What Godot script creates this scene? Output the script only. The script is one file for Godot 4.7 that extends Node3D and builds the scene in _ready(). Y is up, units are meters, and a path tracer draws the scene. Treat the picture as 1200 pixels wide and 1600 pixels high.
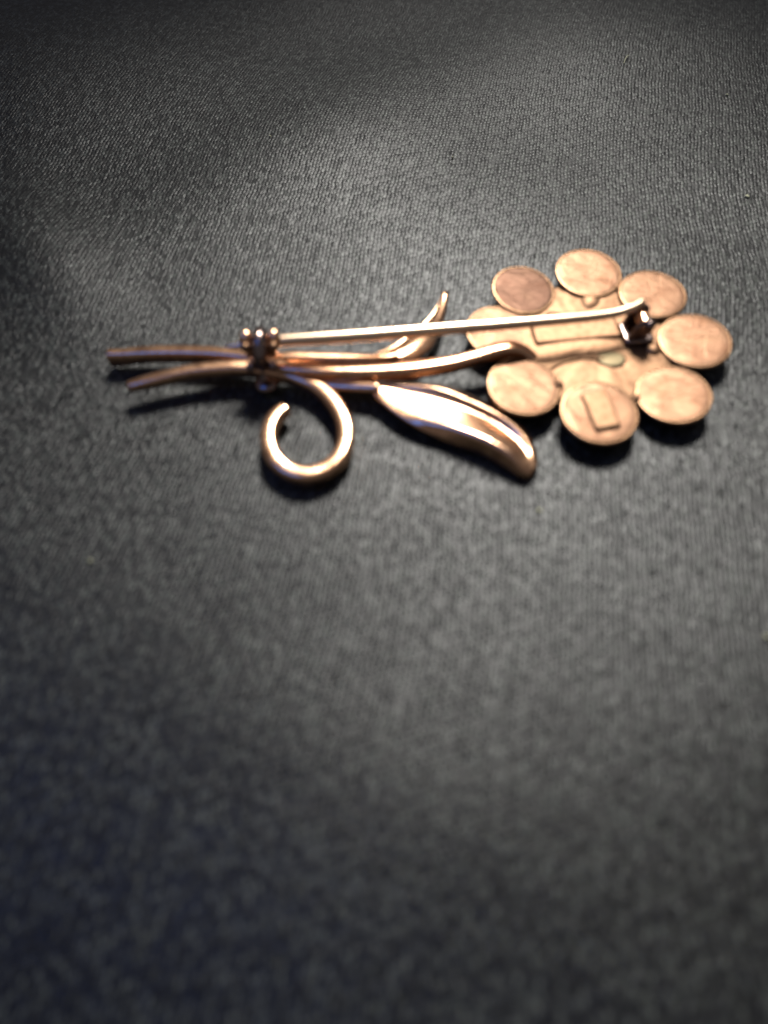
extends Node3D
# The back of a gilt flower brooch lying on black satin. Lengths below are in millimetres, turned to metres by MM.
const MM := 0.001

var swell := FastNoiseLite.new()
var rose: StandardMaterial3D
var disc_metal: StandardMaterial3D
var plate_metal: StandardMaterial3D
var rim_metal: StandardMaterial3D
var pin_metal: StandardMaterial3D
var dark_metal: StandardMaterial3D

const UPPER_STEM := [[-27.34,1.40,-2.22,0.62,0.95], [-26.19,1.45,-2.26,0.62,0.88], [-24.59,1.55,-2.42,0.68,0.8], [-22.32,1.70,-2.45,0.75,0.78], [-19.10,1.80,-2.35,0.75,0.78], [-16.16,2.00,-1.98,0.72,0.75], [-13.23,2.10,-1.37,0.7,0.75], [-10.29,2.20,-0.07,0.7,0.72], [-6.82,2.30,0.53,0.72,0.74], [-2.48,2.30,0.69,0.74,0.76], [1.55,2.40,0.54,0.74,0.76], [4.34,2.50,0.21,0.74,0.76], [6.84,2.60,-0.28,0.74,0.76], [9.03,2.80,-0.86,0.74,0.76], [11.12,3.00,-1.52,0.74,0.76], [12.52,3.00,-1.78,0.74,0.7], [13.72,2.50,-1.84,0.72,0.6], [14.73,1.90,-1.47,0.6,0.5]]
const LEAF_STEM := [[-10.65,2.40,-0.99,0.6,0.6], [-9.39,2.50,-1.06,0.62,0.62], [-6.26,2.50,-0.98,0.65,0.62], [-3.12,2.50,-0.81,0.65,0.6], [-0.62,2.50,-0.81,0.6,0.55], [1.25,2.50,-1.32,0.4,0.4]]
const TENDRIL := [[-24.50,1.80,1.97,0.5,0.5], [-22.89,1.90,1.49,0.62,0.6], [-19.31,2.00,0.41,0.68,0.66], [-16.25,2.00,-0.09,0.75,0.7], [-13.47,1.90,-0.27,0.78,0.75], [-10.66,1.70,-0.04,0.8,0.75], [-8.76,1.50,0.53,0.8,0.78], [-6.52,1.40,1.78,0.82,0.8], [-4.77,1.40,3.89,0.82,0.8], [-3.73,1.35,6.21,0.82,0.8], [-3.56,1.20,8.23,0.82,0.8], [-4.10,1.10,10.15,0.82,0.8], [-5.34,1.00,11.45,0.82,0.8], [-6.93,1.00,12.02,0.82,0.8], [-8.58,1.00,11.59,0.82,0.8], [-9.87,1.10,10.44,0.82,0.8], [-10.58,1.15,8.79,0.82,0.8], [-10.71,1.25,7.05,0.8,0.8], [-10.28,1.30,5.55,0.76,0.76], [-9.44,1.35,4.49,0.7,0.7]]
const LEAF_STALK := [[-10.05,1.30,0.35,0.6,0.5], [-7.50,1.30,0.94,0.65,0.5], [-4.98,1.40,1.44,0.7,0.5], [-2.47,1.70,1.88,0.7,0.5], [-0.62,1.90,2.23,0.6,0.5]]
const PIN := [[-15.02,4.90,-0.22,0.12,0.12], [-14.18,4.90,-0.30,0.3,0.3], [-12.13,5.00,-0.54,0.48,0.48], [-9.49,5.00,-0.96,0.57,0.57], [-3.66,5.00,-1.47,0.6,0.6], [6.77,5.00,-2.59,0.6,0.6], [13.81,5.00,-3.38,0.54,0.54], [21.20,5.00,-4.35,0.47,0.47], [24.08,5.20,-5.11,0.42,0.42], [25.33,5.30,-5.91,0.4,0.4]]
const LARGE_LEAF := [
	[[-1.98,1.70,1.55], [-1.92,1.80,1.81], [-1.85,1.85,1.94], [-1.79,1.90,1.90], [-1.73,1.90,1.73], [-1.68,1.70,1.39]],
	[[0.18,1.55,4.18], [0.37,1.65,3.63], [0.67,1.72,3.04], [1.11,1.75,2.09], [1.54,1.95,1.86], [1.99,1.60,1.21]],
	[[2.70,1.35,6.29], [3.07,1.60,5.88], [3.88,1.75,4.59], [4.59,1.85,2.92], [5.13,2.30,2.67], [5.72,1.50,1.54]],
	[[5.68,0.80,7.76], [6.09,2.05,7.25], [6.95,1.85,5.85], [7.79,1.60,4.22], [8.17,2.15,4.14], [8.76,1.30,2.83]],
	[[8.63,0.50,8.88], [9.16,2.20,8.79], [9.96,1.80,7.35], [10.61,1.25,5.97], [10.91,1.90,5.74], [11.57,1.20,4.76]],
	[[10.88,0.50,10.43], [11.41,1.95,10.21], [11.95,1.60,9.28], [12.58,1.20,8.23], [12.89,1.50,7.56], [13.37,1.10,7.01]],
	[[12.14,0.50,11.45], [12.44,1.30,11.31], [12.77,1.30,10.88], [13.33,1.20,10.15], [13.68,1.20,9.57], [14.09,0.90,8.97]],
	[[12.93,0.50,11.73], [13.12,0.75,11.70], [13.34,0.95,11.56], [13.58,1.05,11.27], [13.85,1.05,10.91], [14.22,0.70,10.22]]]
const SMALL_LEAF := [
	[[-2.76,2.40,-1.16], [-2.37,2.55,-0.67], [-1.99,2.60,-0.28], [-1.56,2.40,-0.14]],
	[[0.13,2.80,-2.06], [1.01,2.50,-1.84], [1.76,2.42,-1.40], [2.52,2.10,-1.11]],
	[[2.68,2.95,-4.20], [3.38,2.60,-3.76], [3.95,2.40,-3.25], [4.52,2.10,-2.85]],
	[[4.45,3.10,-6.13], [4.90,2.80,-5.81], [5.29,2.60,-5.38], [5.62,2.30,-5.06]],
	[[5.48,3.15,-8.03], [5.75,2.95,-7.78], [6.00,2.85,-7.42], [6.27,2.60,-7.32]],
	[[6.17,3.00,-10.11], [6.31,3.00,-10.30], [6.57,3.00,-10.11], [6.76,2.85,-9.80]]]
# x, y, z of each petal's back, its radius, its tilt about x and z in degrees
const PETALS := [
	[14.60,2.59,-10.88,3.35,4,-4], [21.79,2.65,-13.50,3.58,2.5,-1], [28.02,2.57,-10.31,3.54,0,1], [31.04,2.40,-3.70,3.64,1,3], [27.57,2.22,3.24,3.59,-1,4], [20.19,2.16,5.41,3.69,2,0], [13.43,2.24,2.21,3.59,1,-3], [11.73,2.09,-5.28,3.50,2,-3]]


func _ready() -> void:
	# camera: a phone held close above the cloth
	var cam := Camera3D.new()
	cam.name = "camera"
	var lens := CameraAttributesPhysical.new()
	lens.frustum_focal_length = 18.134
	lens.frustum_near = 0.005
	lens.frustum_far = 20.0
	lens.frustum_focus_distance = 0.104
	lens.exposure_aperture = 9.0
	cam.attributes = lens
	cam.position = Vector3(0, 57.793, 52.760) * MM
	cam.rotation_degrees = Vector3(-57, 0, 0)
	add_child(cam)
	cam.current = true
	# air of the room: dim and slightly cool
	var we := WorldEnvironment.new()
	we.name = "environment"
	var env := Environment.new()
	env.background_mode = Environment.BG_COLOR
	env.background_color = Color(0.112, 0.11, 0.12).linear_to_srgb()
	env.tonemap_mode = Environment.TONE_MAPPER_LINEAR
	env.tonemap_exposure = 1.0
	env.sdfgi_enabled = true
	env.ssao_enabled = true
	env.ssil_enabled = true
	we.environment = env
	add_child(we)
	# a desk lamp behind the brooch throws a pool of light; weak cool daylight reaches the near left corner
	var lamp := SpotLight3D.new()
	lamp.name = "lamp"
	lamp.light_energy = 0.26
	lamp.light_color = Color(1.0, 0.985, 0.96)
	lamp.light_size = 0.045
	lamp.spot_range = 3.0
	lamp.spot_attenuation = 2.0
	lamp.spot_angle = 14.8
	lamp.spot_angle_attenuation = 1.0
	lamp.shadow_enabled = true
	add_child(lamp)
	lamp.look_at_from_position(Vector3(38, 250, -182) * MM, Vector3(18, 0, -3) * MM, Vector3(0, 0, 1))
	area_light("daylight", Vector3(-160, 330, 60), Vector3(-20, 0, 20), Vector2(160, 160), 0.018, Color(0.14, 0.46, 1.0))

	make_materials()
	make_cloth()
	make_brooch()
	make_lint()


func area_light(called: String, at: Vector3, towards: Vector3, size: Vector2, energy: float, color: Color) -> void:
	var l := AreaLight3D.new()
	l.name = called
	l.area_size = size * MM
	l.area_normalize_energy = true
	l.light_energy = energy
	l.light_color = color
	l.shadow_enabled = true
	add_child(l)
	l.look_at_from_position(at * MM, towards * MM, Vector3(0, 0, 1))


# ---------------------------------------------------------------- materials

func metal(called: String, color: Color, rough: float) -> StandardMaterial3D:
	var m := StandardMaterial3D.new()
	m.resource_name = called
	m.metallic = 1.0
	m.albedo_color = color
	m.roughness = rough
	return m


func noise_tex(seed_value: int, freq: float, octaves: int, ramp: Array, as_normal := false, bump := 4.0) -> NoiseTexture2D:
	var n := FastNoiseLite.new()
	n.seed = seed_value
	n.frequency = freq
	n.fractal_octaves = octaves
	n.noise_type = FastNoiseLite.TYPE_SIMPLEX_SMOOTH
	var t := NoiseTexture2D.new()
	t.width = 512
	t.height = 512
	t.seamless = true
	t.noise = n
	t.as_normal_map = as_normal
	t.bump_strength = bump
	if ramp:
		var g := Gradient.new()
		g.offsets = PackedFloat32Array([0.0, 0.35, 0.65, 1.0])
		g.colors = PackedColorArray(ramp)
		t.color_ramp = g
	return t


func scratch_map() -> ImageTexture:
	# fine file marks in crossing directions, as a normal map
	var s := 512
	var h := PackedFloat32Array()
	h.resize(s * s)
	var rng := RandomNumberGenerator.new()
	rng.seed = 77
	for k in 900:
		var x := rng.randf() * s
		var y := rng.randf() * s
		var a := rng.randfn(0.5, 0.35) if k % 3 else rng.randfn(2.1, 0.5)
		var deep := rng.randf_range(0.1, 1.0)
		for i in int(rng.randf_range(20, 150)):
			var p := (int(y + sin(a) * i) & 511) * s + (int(x + cos(a) * i) & 511)
			h[p] = minf(h[p], -deep)
	var im := Image.create_from_data(s, s, false, Image.FORMAT_RF, h.to_byte_array())
	im.bump_map_to_normal_map(1.0)
	im.generate_mipmaps()
	return ImageTexture.create_from_image(im)


func triplanar(m: StandardMaterial3D, per_mm: float) -> void:
	m.uv1_triplanar = true
	m.uv1_scale = Vector3.ONE * (per_mm / MM)


func make_materials() -> void:
	rose = metal("rose_gilt", Color(0.93, 0.735, 0.58), 0.26)
	var marks := scratch_map()
	rose.normal_enabled = true
	rose.normal_texture = marks
	rose.normal_scale = 0.1
	rose.roughness_texture = noise_tex(5, 0.012, 4, [Color(0.7, 0.7, 0.7), Color(0.85, 0.85, 0.85), Color(0.95, 0.95, 0.95), Color(1, 1, 1)])
	rose.albedo_texture = noise_tex(6, 0.02, 4, [Color(0.80, 0.74, 0.70), Color(0.95, 0.93, 0.92), Color(1, 1, 1), Color(1, 1, 1)])
	triplanar(rose, 0.09)
	disc_metal = metal("brushed_gilt", Color(0.44, 0.338, 0.268), 0.47)
	disc_metal.albedo_texture = noise_tex(11, 0.014, 6, [Color(0.82, 0.77, 0.73), Color(0.93, 0.91, 0.90), Color(0.97, 0.96, 0.95), Color(1, 1, 0.97)])
	disc_metal.roughness_texture = noise_tex(13, 0.015, 4, [Color(0.7, 0.7, 0.7), Color(0.85, 0.85, 0.85), Color(0.95, 0.95, 0.95), Color(1, 1, 1)])
	disc_metal.normal_enabled = true
	disc_metal.normal_texture = marks
	disc_metal.normal_scale = 0.5
	triplanar(disc_metal, 0.042)
	disc_metal.uv1_world_triplanar = true
	plate_metal = metal("cast_gilt", Color(0.55, 0.435, 0.34), 0.55)
	plate_metal.albedo_texture = disc_metal.albedo_texture
	plate_metal.normal_enabled = true
	plate_metal.normal_texture = noise_tex(21, 0.03, 4, [], true, 3.0)
	plate_metal.normal_scale = 0.25
	triplanar(plate_metal, 0.13)
	rim_metal = metal("worn_rim", Color(0.56, 0.435, 0.33), 0.36)
	rim_metal.roughness_texture = rose.roughness_texture
	triplanar(rim_metal, 0.2)
	pin_metal = metal("pale_brass", Color(0.93, 0.81, 0.68), 0.3)
	dark_metal = metal("tarnished_gilt", Color(0.55, 0.48, 0.45), 0.22)


# ---------------------------------------------------------------- mesh helpers

func v3(p: Array) -> Vector3:
	return Vector3(p[0], p[1], p[2])


func spline(path: Array, steps: int) -> Array:
	# Catmull-Rom through rows of numbers
	var out := []
	var n := path.size()
	for i in n - 1:
		for k in steps:
			var t := float(k) / steps
			var row := []
			for c in path[0].size():
				row.append(cubic_interpolate(path[i][c], path[i + 1][c], path[maxi(i - 1, 0)][c], path[mini(i + 2, n - 1)][c], t))
			out.append(row)
	out.append(path[n - 1].duplicate())
	return out


func skin(rings: Array, closed_ring := true) -> ArrayMesh:
	# rings of equal length, joined into one smooth surface
	var st := SurfaceTool.new()
	st.begin(Mesh.PRIMITIVE_TRIANGLES)
	var m: int = rings[0].size()
	for i in rings.size():
		for j in m:
			st.set_uv(Vector2(float(j) / m, float(i) / rings.size()))
			st.add_vertex(rings[i][j] * MM)
	for i in rings.size() - 1:
		for j in (m if closed_ring else m - 1):
			var a := i * m + j
			var b := i * m + (j + 1) % m
			for q in [a, b, a + m, b, b + m, a + m]:
				st.add_index(q)
	st.generate_normals()
	return st.commit()


func sweep(path: Array, steps := 5, around := 18, power := 2.0, cut := false) -> ArrayMesh:
	# rows of x, y, z, half width, half height
	var rows := spline(path, steps)
	var rings := []
	var n := rows.size()
	for i in n:
		var here := v3(rows[i])
		var along := (v3(rows[mini(i + 1, n - 1)]) - v3(rows[maxi(i - 1, 0)])).normalized()
		var side := along.cross(Vector3.UP).normalized()
		var up := side.cross(along)
		var caps := [1.0]
		if i == 0:
			caps = [0.02, 0.6, 0.9, 0.97, 1.0] if cut else [0.02, 0.5, 0.82, 0.96, 1.0]
		elif i == n - 1:
			caps = [1.0, 0.96, 0.82, 0.5, 0.02]
		for c in caps:
			var back := sqrt(maxf(0.0, 1.0 - c * c)) * float(rows[i][4]) * (0.2 if cut and i == 0 else 0.55) * (-1.0 if i == 0 else 1.0)
			var ring := []
			for j in around:
				var a := TAU * j / around
				var u := signf(cos(a)) * pow(absf(cos(a)), 2.0 / power)
				var w := signf(sin(a)) * pow(absf(sin(a)), 2.0 / power)
				ring.append(here + along * back + side * u * rows[i][3] * c + up * w * rows[i][4] * c)
			rings.append(ring)
	return skin(rings)


func lathe(profile: Array, seg := 48, wobble := 0.0, seed_value := 1) -> ArrayMesh:
	# profile of [radius, height], from the middle of the top outwards and under
	var n := FastNoiseLite.new()
	n.seed = seed_value
	n.frequency = 0.5
	var rings := []
	for p in profile:
		var ring := []
		for j in seg:
			var a := -TAU * j / seg
			var q := Vector3(cos(a) * p[0], p[1], sin(a) * p[0])
			if wobble > 0.0:
				var k := 1.0 + wobble * 0.25 * n.get_noise_2d(cos(a) * 2.0, sin(a) * 2.0)
				q.x *= k
				q.z *= k
				q.y += wobble * n.get_noise_2d(q.x * 0.9 + 30.0, q.z * 0.9)
			ring.append(q)
		rings.append(ring)
	return skin(rings)


func slab(outline: Array, low: float, high: float, bevel: float) -> ArrayMesh:
	# a flat plate with a bevelled upper edge: outline of Vector2 (x, z), anticlockwise seen from above
	var rings := []
	var mid := Vector2.ZERO
	for p in outline:
		mid += p / outline.size()
	var half := Vector2.ZERO
	for p in outline:
		half = half.max((p - mid).abs())
	for level in [[half.x, high], [bevel * 1.6 + 0.1, high], [bevel, high], [bevel * 0.35, high - bevel * 0.35], [0.0, high - bevel], [0.0, low], [0.3, low], [half.x, low]]:
		var ring := []
		for p in outline:
			var q: Vector2 = mid + (p - mid) * Vector2(maxf(0.0, 1.0 - level[0] / half.x), maxf(0.0, 1.0 - level[0] / half.y))
			ring.append(Vector3(q.x, level[1], q.y))
		rings.append(ring)
	return skin(rings)


func round_box(half_x: float, half_z: float, corner: float) -> Array:
	var out := []
	for c in [[1, 1], [1, -1], [-1, -1], [-1, 1]]:
		for k in 6:
			var a: float = [0.0, 0.0, 0.0, 0.0][0] + PI / 2 * k / 5.0
			var d: Vector2
			match c:
				[1, 1]: d = Vector2(sin(a), cos(a))
				[1, -1]: d = Vector2(cos(a), -sin(a))
				[-1, -1]: d = Vector2(-sin(a), -cos(a))
				_: d = Vector2(-cos(a), sin(a))
			out.append(Vector2(c[0] * (half_x - corner), c[1] * (half_z - corner)) + d * corner)
	return out


func part(called: String, mesh: Mesh, m: Material, parent: Node3D, at := Vector3.ZERO, turn := Vector3.ZERO) -> MeshInstance3D:
	var o := MeshInstance3D.new()
	o.name = called
	o.mesh = mesh
	o.material_override = m
	o.position = at * MM
	o.rotation_degrees = turn
	parent.add_child(o, true)
	return o


func rows_between(points: Array, steps: int) -> Array:
	# straight facets between the points
	var out := []
	for i in points.size() - 1:
		for k in steps:
			out.append([lerpf(points[i][0], points[i + 1][0], float(k) / steps), lerpf(points[i][1], points[i + 1][1], float(k) / steps), lerpf(points[i][2], points[i + 1][2], float(k) / steps)])
	out.append(points[points.size() - 1])
	return out


func leaf(stations: Array, thick: float) -> ArrayMesh:
	# stations of points from one edge to the other, smoothed both ways and closed below
	var across := []
	for s in stations:
		across.append(rows_between(s, 3))
	var rings := []
	var n := across.size()
	var cols: int = across[0].size()
	for i in n - 1:
		for k in 7:
			var t := k / 7.0
			if i == n - 2 and k == 6:
				t = 1.0
			var top := []
			for j in cols:
				var row := []
				for c in 3:
					row.append(cubic_interpolate(across[i][j][c], across[i + 1][j][c], across[maxi(i - 1, 0)][j][c], across[mini(i + 2, n - 1)][j][c], t))
				top.append(v3(row))
			var ring := top.duplicate()
			for j in range(cols - 1, -1, -1):
				ring.append(top[j] + Vector3(0, -thick, 0))
			rings.append(ring)
	for e in 2:
		var src: Array = rings[0] if e == 0 else rings[rings.size() - 1]
		var mid := Vector3.ZERO
		for p in src:
			mid += p / src.size()
		var cap := []
		for p in src:
			cap.append(mid.lerp(p, 0.02))
		if e == 0:
			rings.push_front(cap)
		else:
			rings.push_back(cap)
	return skin(rings)


# ---------------------------------------------------------------- cloth

func cloth_height(x: float, z: float, n: FastNoiseLite) -> float:
	# slack swells, flat where the brooch lies
	var d := Vector2(x * 0.8, z).length()
	var free := smoothstep(8.0, 45.0, d)
	var y := n.get_noise_2d(x, z) * 2.2 * (0.2 + 0.8 * free) - 0.05
	# soft folds: [x, z, heading, length, width, height]
	for f in [[-4.0, -46.0, -0.785, 30.0, 12.0, 1.4], [-38.0, -19.0, 0.97, 15.0, 6.0, 2.2], [58.0, 20.0, 1.5, 45.0, 9.0, 1.4], [-62.0, -62.0, 0.9, 30.0, 12.0, 2.2]]:
		var q := Vector2(x - f[0], z - f[1]).rotated(-f[2])
		y += f[5] * exp(-pow(q.x / f[3], 2.0) - pow(q.y / f[4], 2.0)) * free
	# the cloth drops away towards the near left
	var down := -0.5 * x + 0.86 * z
	return y - 7.0 * smoothstep(30.0, 85.0, down)


func make_cloth() -> void:
	var n := swell
	n.seed = 4
	n.frequency = 0.011
	n.fractal_octaves = 2
	n.fractal_gain = 0.3
	var w := FastNoiseLite.new()
	w.seed = 9
	w.frequency = 0.012
	w.fractal_octaves = 2
	var st := SurfaceTool.new()
	st.begin(Mesh.PRIMITIVE_TRIANGLES)
	var nx := 150
	var nz := 150
	var turn := deg_to_rad(-11.0)
	for i in nz + 1:
		for j in nx + 1:
			var x := lerpf(-150.0, 150.0, float(j) / nx)
			var z := lerpf(-180.0, 120.0, float(i) / nz)
			var q := Vector2(x, z).rotated(turn) + Vector2(w.get_noise_2d(x, z), w.get_noise_2d(x + 300.0, z)) * 2.2
			st.set_uv(q / 69.0)
			st.add_vertex(Vector3(x, cloth_height(x, z, n), z) * MM)
	for i in nz:
		for j in nx:
			var a := i * (nx + 1) + j
			for q in [a, a + 1, a + nx + 1, a + 1, a + nx + 2, a + nx + 1]:
				st.add_index(q)
	st.generate_normals()
	st.generate_tangents()
	var o := part("cloth", st.commit(), satin(), self)
	o.set_meta("kind", "structure")
	o.set_meta("label", "black satin cloth under the brooch, with a fine woven grain")


func satin() -> StandardMaterial3D:
	# a tile of 69 mm: 160 warp threads, each floating over the weft in staggered lengths
	var s := 2048
	var threads := 160
	var floats := 105
	var rng := RandomNumberGenerator.new()
	rng.seed = 31
	var gain := PackedFloat32Array()
	var lean := PackedFloat32Array()
	var tone := PackedFloat32Array()
	for k in threads * (floats + 2):
		gain.append(rng.randf_range(0.15, 1.0))
		lean.append(rng.randfn(0.0, 0.32))
		tone.append(pow(rng.randf(), 1.6))
	var shift := PackedFloat32Array()
	for i in threads:
		shift.append(fposmod(i * 0.4, 1.0) + rng.randf_range(-0.14, 0.14))
	var wob := FastNoiseLite.new()
	wob.seed = 3
	wob.frequency = 0.03
	var drift_im := wob.get_seamless_image(256, 256)
	var drift := drift_im.get_data()
	var height := PackedFloat32Array()
	height.resize(s * s)
	var color := PackedByteArray()
	color.resize(s * s * 3)
	var at := 0
	for y in s:
		var fy := float(y) / s * floats
		var sway := 0.35 * wob.get_noise_2d(cos(y * TAU / s) * 200.0, sin(y * TAU / s) * 200.0)
		for x in s:
			var fx := float(x) / s * threads + sway
			if fx < 0.0:
				fx += threads
			var i := int(fx) % threads
			var u := fx - floorf(fx) - 0.5
			var g := fy + shift[i] + 0.25 * drift[(y >> 3) * 256 + (x >> 3)] / 255.0
			var f := int(g)
			var v := g - f - 0.5
			var c := i * (floats + 2) + f % floats
			var round_u := 1.0 - 4.0 * u * u
			var round_v := 1.0 - 12.0 * v * v * v * v
			height[at] = (0.35 + 0.65 * round_u) * (0.4 + 0.6 * round_v) * gain[c] + lean[c] * u
			var b := 1.5 + (7.0 + 31.0 * tone[c]) * (0.1 + 0.9 * round_u) * (0.05 + 0.95 * round_v)
			color[at * 3] = int(b * 1.95)
			color[at * 3 + 1] = int(b * 2.05)
			color[at * 3 + 2] = int(b * 1.9)
			at += 1
	var hi := Image.create_from_data(s, s, false, Image.FORMAT_RF, height.to_byte_array())
	hi.bump_map_to_normal_map(3.0)
	hi.generate_mipmaps()
	var ci := Image.create_from_data(s, s, false, Image.FORMAT_RGB8, color)
	ci.generate_mipmaps()
	var m := StandardMaterial3D.new()
	m.resource_name = "black_satin"
	m.albedo_texture = ImageTexture.create_from_image(ci)
	m.normal_enabled = true
	m.normal_texture = ImageTexture.create_from_image(hi)
	m.normal_scale = 0.85
	m.roughness = 0.46
	m.metallic_specular = 0.42
	return m


# ---------------------------------------------------------------- brooch

func make_brooch() -> void:
	var b := Node3D.new()
	b.name = "brooch"
	b.set_meta("label", "rose gold flower brooch lying face down on black satin, its pin and clasp showing")
	b.set_meta("category", "brooch")
	add_child(b)
	# flower: eight round petal backs on a centre plate
	var k := 0
	for p in PETALS:
		var r: float = p[3]
		var prof := [[0.0, 0.0], [r * 0.4, 0.0], [r * 0.72, 0.0], [r * 0.88, -0.005], [r * 0.93, -0.03], [r * 0.96, -0.2], [r * 0.9, -0.65], [r * 0.82, -0.9], [r * 0.72, -1.5], [r * 0.5, -2.05], [r * 0.25, -2.25], [0.0, -2.3]]
		var o := part("petal", lathe(prof, 96, 0.014, 40 + k), disc_metal, b, Vector3(p[0], p[1], p[2]))
		o.rotation_degrees = Vector3(1.5 + p[4], 0, p[5])
		part("rim", lathe([[r * 0.92, -0.15], [r * 0.925, -0.01], [r * 0.935, -0.002], [r * 0.955, -0.012], [r * 0.975, -0.032], [r * 0.992, -0.075], [r, -0.17], [r * 0.985, -0.42], [r * 0.95, -0.5], [r * 0.92, -0.4], [r * 0.92, -0.15]], 96, 0.014, 40 + k), rim_metal, o)
		if k == 0:
			var brown: StandardMaterial3D = disc_metal.duplicate()
			brown.resource_name = "brown_tarnished_gilt"
			brown.albedo_color = Color(0.30, 0.225, 0.185)
			o.material_override = brown
			o.set_meta("label", "petal back tarnished darker brown")
		if k == 5:
			o.set_meta("label", "petal with a raised blank oblong plate on its back")
			part("oblong_plate", slab(round_box(1.25, 2.15, 0.2), -0.1, 0.36, 0.14), plate_metal, o, Vector3(0.1, 0, -0.05), Vector3(0, 12, 0))
		k += 1
	var plate := part("centre_plate", lathe([[0, 0.1], [2.5, 0.1], [5.0, 0.02], [7.2, -0.05], [8.2, -0.15], [8.5, -0.3], [8.4, -0.55], [5.0, -0.9], [2.0, -1.6], [0, -1.8]], 72, 0.25, 8), plate_metal, b, Vector3(21.04, 1.95, -4.05), Vector3(1.5, 0, 0))
	part("petal_collar", arc(Vector3(20.3, 2.0, 5.0), 6.6, -130.0, -78.0, 0.18), plate_metal, b)
	part("mounting_bar", slab(round_box(4.5, 1.55, 0.35), -0.6, 0.3, 0.26), plate_metal, b, Vector3(19.4, 1.99, -5.4), Vector3(0, 7.0, 0))
	for q in [[21.5, 2.05, -9.7, 1.3], [17.6, 2.05, -7.4, 1.0], [23.9, 2.1, 3.6, 0.5], [16.8, 2.1, 1.9, 0.5], [26.8, 2.0, -2.9, 0.8], [22.4, 2.06, -1.5, 0.9]]:
		var blob := part("solder_spot", lathe([[0, 0.3], [q[3] * 0.5, 0.24], [q[3] * 0.9, 0.05], [q[3] * 1.1, -0.2], [q[3] * 0.6, -0.5], [0, -0.6]], 16, 0.2, int(q[0])), plate_metal, b, Vector3(q[0], q[1], q[2]))
		if q[3] == 0.9:
			blob.scale = Vector3(1.5, 0.2, 1.1)
			var grey := metal("solder", Color(0.50, 0.45, 0.35), 0.62)
			blob.material_override = grey
			blob.set_meta("label", "dull greenish grey spot on the centre plate")
	# stems, tendril, leaves
	part("flower_stem", sweep(UPPER_STEM, 5, 24, 3.4, true), rose, b)
	part("leaf_stem", sweep(LEAF_STEM, 5, 24, 3.0), rose, b)
	part("curled_tendril", sweep(TENDRIL, 5, 24, 3.4), rose, b)
	part("leaf_stalk", sweep(LEAF_STALK, 5), rose, b)
	part("large_leaf", leaf(LARGE_LEAF, 0.5), rose, b)
	part("small_leaf", leaf(SMALL_LEAF, 0.4), rose, b)
	# hinge with its rivet and the pin
	var hinge := part("hinge", slab(round_box(1.5, 1.5, 0.4), -0.4, 0.4, 0.15), dark_metal, b, Vector3(25.3, 2.3, -4.7), Vector3(0, 7, 0))
	for s in [-1.0, 1.0]:
		var ear := part("hinge_ear", sweep([[-0.9, 0.0, 0.0, 0.25, 0.5], [-0.1, 1.4, 0.0, 0.28, 1.0], [0.5, 2.4, 0.0, 0.25, 0.7]], 5, 16, 3.0), dark_metal, hinge, Vector3(0.1, 0, s * 1.05))
		part("rivet_head", lathe([[0, 0.3], [0.3, 0.25], [0.5, 0.0], [0.45, -0.2], [0, -0.3]], 20), dark_metal, hinge, Vector3(0.35, 2.3, s * 1.4), Vector3(s * 90.0, 0, 0))
	part("pin_coil", lathe([[0, 1.0], [0.55, 0.98], [0.75, 0.7], [0.6, 0.45], [0.78, 0.2], [0.62, 0.0], [0.78, -0.2], [0.6, -0.45], [0.75, -0.7], [0.55, -0.98], [0, -1.0]], 24), rose, hinge, Vector3(0.3, 1.7, 0), Vector3(90, 0, 0))
	part("pin", sweep(PIN, 5, 16), pin_metal, b)
	# safety catch: a C round the pin, a barrel that turns in it, and two thumb tabs
	var clasp := part("clasp", arc_x(Vector3.ZERO, 1.3, -70.0, 250.0, 0.85), dark_metal, b, Vector3(-11.7, 4.45, -0.5), Vector3(0, 3, 0))
	part("clasp_post", sweep([[0, -3.4, 0.6, 1.0, 0.9], [0, -2.4, 0.3, 0.8, 0.8], [0, -1.3, 0, 0.85, 0.9]], 4), dark_metal, clasp)
	part("clasp_barrel", lathe([[0.0, 1.55], [0.55, 1.5], [0.95, 1.45], [1.1, 1.2], [0.95, 1.0], [0.9, 0.0], [0.95, -1.0], [1.1, -1.2], [0.95, -1.45], [0.55, -1.5], [0.0, -1.55]], 28), rose, clasp, Vector3(0.05, 0.1, 0), Vector3(0, 0, 90))
	for s in [-1.0, 1.0]:
		var tab := part("thumb_tab", sweep([[s * 1.2, 0.7, -0.5, 0.45, 0.5], [s * 1.3, 1.1, -0.45, 0.55, 0.55], [s * 1.35, 1.5, -0.35, 0.5, 0.5]], 4), rose, clasp)
		part("tab_knob", lathe([[0, 0.6], [0.35, 0.52], [0.65, 0.1], [0.6, -0.25], [0, -0.5]], 20), rose, tab, Vector3(s * 1.35, 1.1, -0.2))
		part("collar_knob", lathe([[0, 0.5], [0.3, 0.42], [0.5, 0.1], [0.45, -0.25], [0, -0.5]], 20), rim_metal, clasp, Vector3(s * 1.3, 0.9, 0.75))
		part("collar_knob", lathe([[0, 0.5], [0.3, 0.42], [0.5, 0.1], [0.45, -0.25], [0, -0.5]], 20), dark_metal, clasp, Vector3(s * 1.05, -0.9, 1.5))
	part("clasp_foot", lathe([[0, 0.35], [0.9, 0.3], [1.3, 0.0], [1.1, -0.3], [0, -0.4]], 24), dark_metal, clasp, Vector3(0.1, -3.4, 1.3))


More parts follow.
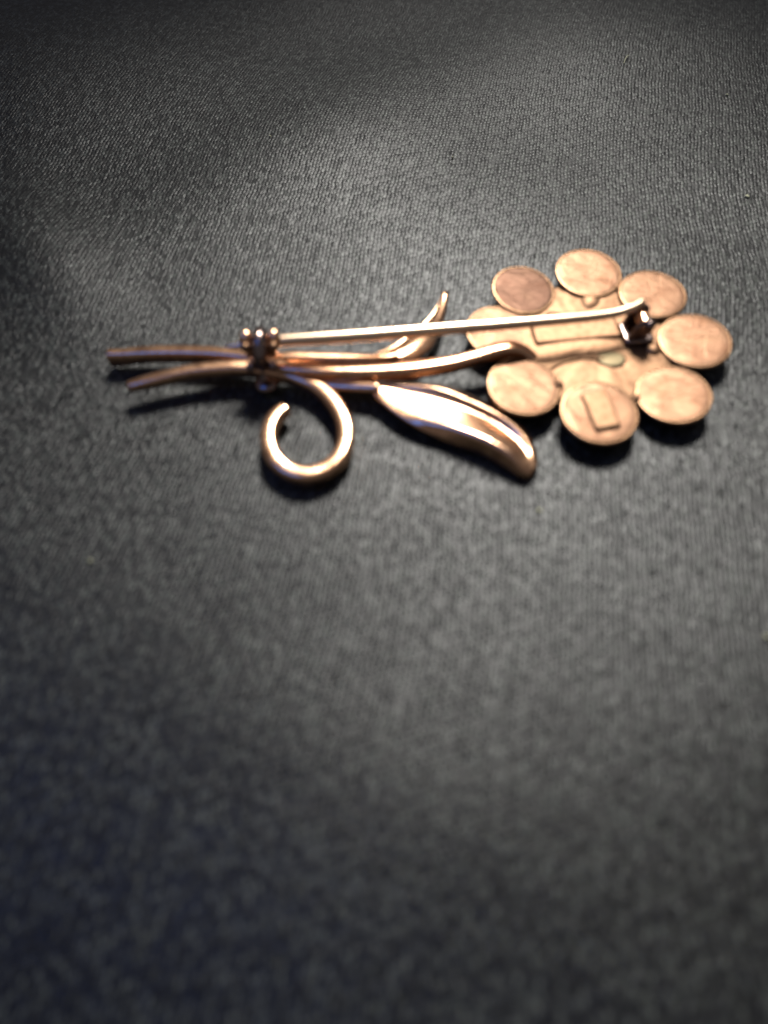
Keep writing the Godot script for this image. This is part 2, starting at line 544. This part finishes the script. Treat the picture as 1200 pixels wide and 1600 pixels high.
func arc(mid: Vector3, radius: float, from_deg: float, to_deg: float, thick: float) -> ArrayMesh:
	var path := []
	for i in 13:
		var a := deg_to_rad(lerpf(from_deg, to_deg, i / 12.0))
		path.append([mid.x + cos(a) * radius, mid.y, mid.z + sin(a) * radius, thick, thick])
	return sweep(path, 2, 12)


func arc_x(mid: Vector3, radius: float, from_deg: float, to_deg: float, thick: float) -> ArrayMesh:
	# a C lying in the plane across x
	var rings := []
	for i in 33:
		var a := deg_to_rad(lerpf(from_deg, to_deg, i / 32.0))
		var out := Vector3(0, sin(a), cos(a))
		var c := 1.0 if i > 0 and i < 32 else 0.05
		var ring := []
		for j in 14:
			var t := TAU * j / 14.0
			ring.append(mid + out * (radius + cos(t) * thick * c) + Vector3(sin(t) * thick * 0.85 * c, 0, 0))
		rings.append(ring)
	return skin(rings)


# ---------------------------------------------------------------- lint

func make_lint() -> void:
	var m := StandardMaterial3D.new()
	m.resource_name = "lint"
	m.albedo_color = Color(0.58, 0.58, 0.48)
	m.roughness = 0.9
	for q in [[13.87, 15.02, 0.26, "round pale speck of lint on the satin just below the large leaf tip"], [44.35, -30.98, 0.3, "yellowish speck of lint on the satin at the right, above the flower"], [47.22, -53.45, 0.22, "tiny pale speck of lint in the upper right corner of the satin"], [-25.4, 19.9, 0.22, "faint pale speck of lint on the satin below the stem ends at the left"], [30.5, 27.5, 0.25, "pale speck of lint on the satin near the right edge, well below the flower"], [-14.5, -41.0, 0.16, "minute white speck of lint on the dark satin at the upper left"], [8.6, -37.5, 0.14, "minute white speck of lint on the satin above the middle of the brooch"]]:
		var o := part("lint_speck", lathe([[0, 0.2], [q[2] * 0.6, 0.16], [q[2], 0.02], [q[2] * 0.6, -0.15], [0, -0.2]], 12, 0.3, int(q[0])), m, self, Vector3(q[0], cloth_height(q[0], q[1], swell) + 0.08, q[1]))
		o.set_meta("label", q[3])
		o.set_meta("category", "lint")
		o.set_meta("group", "specks of lint on the satin")
	var fibre := part("loose_fibre", sweep([[33.9, 0.2, -60.0, 0.06, 0.06], [34.3, 0.45, -61.0, 0.07, 0.07], [34.9, 0.3, -62.1, 0.06, 0.06]], 4, 8), m, self, Vector3(0, cloth_height(34.3, -61.0, swell), 0))
	fibre.set_meta("label", "short pale fibre lying on the satin near the top right")
	fibre.set_meta("category", "fibre")
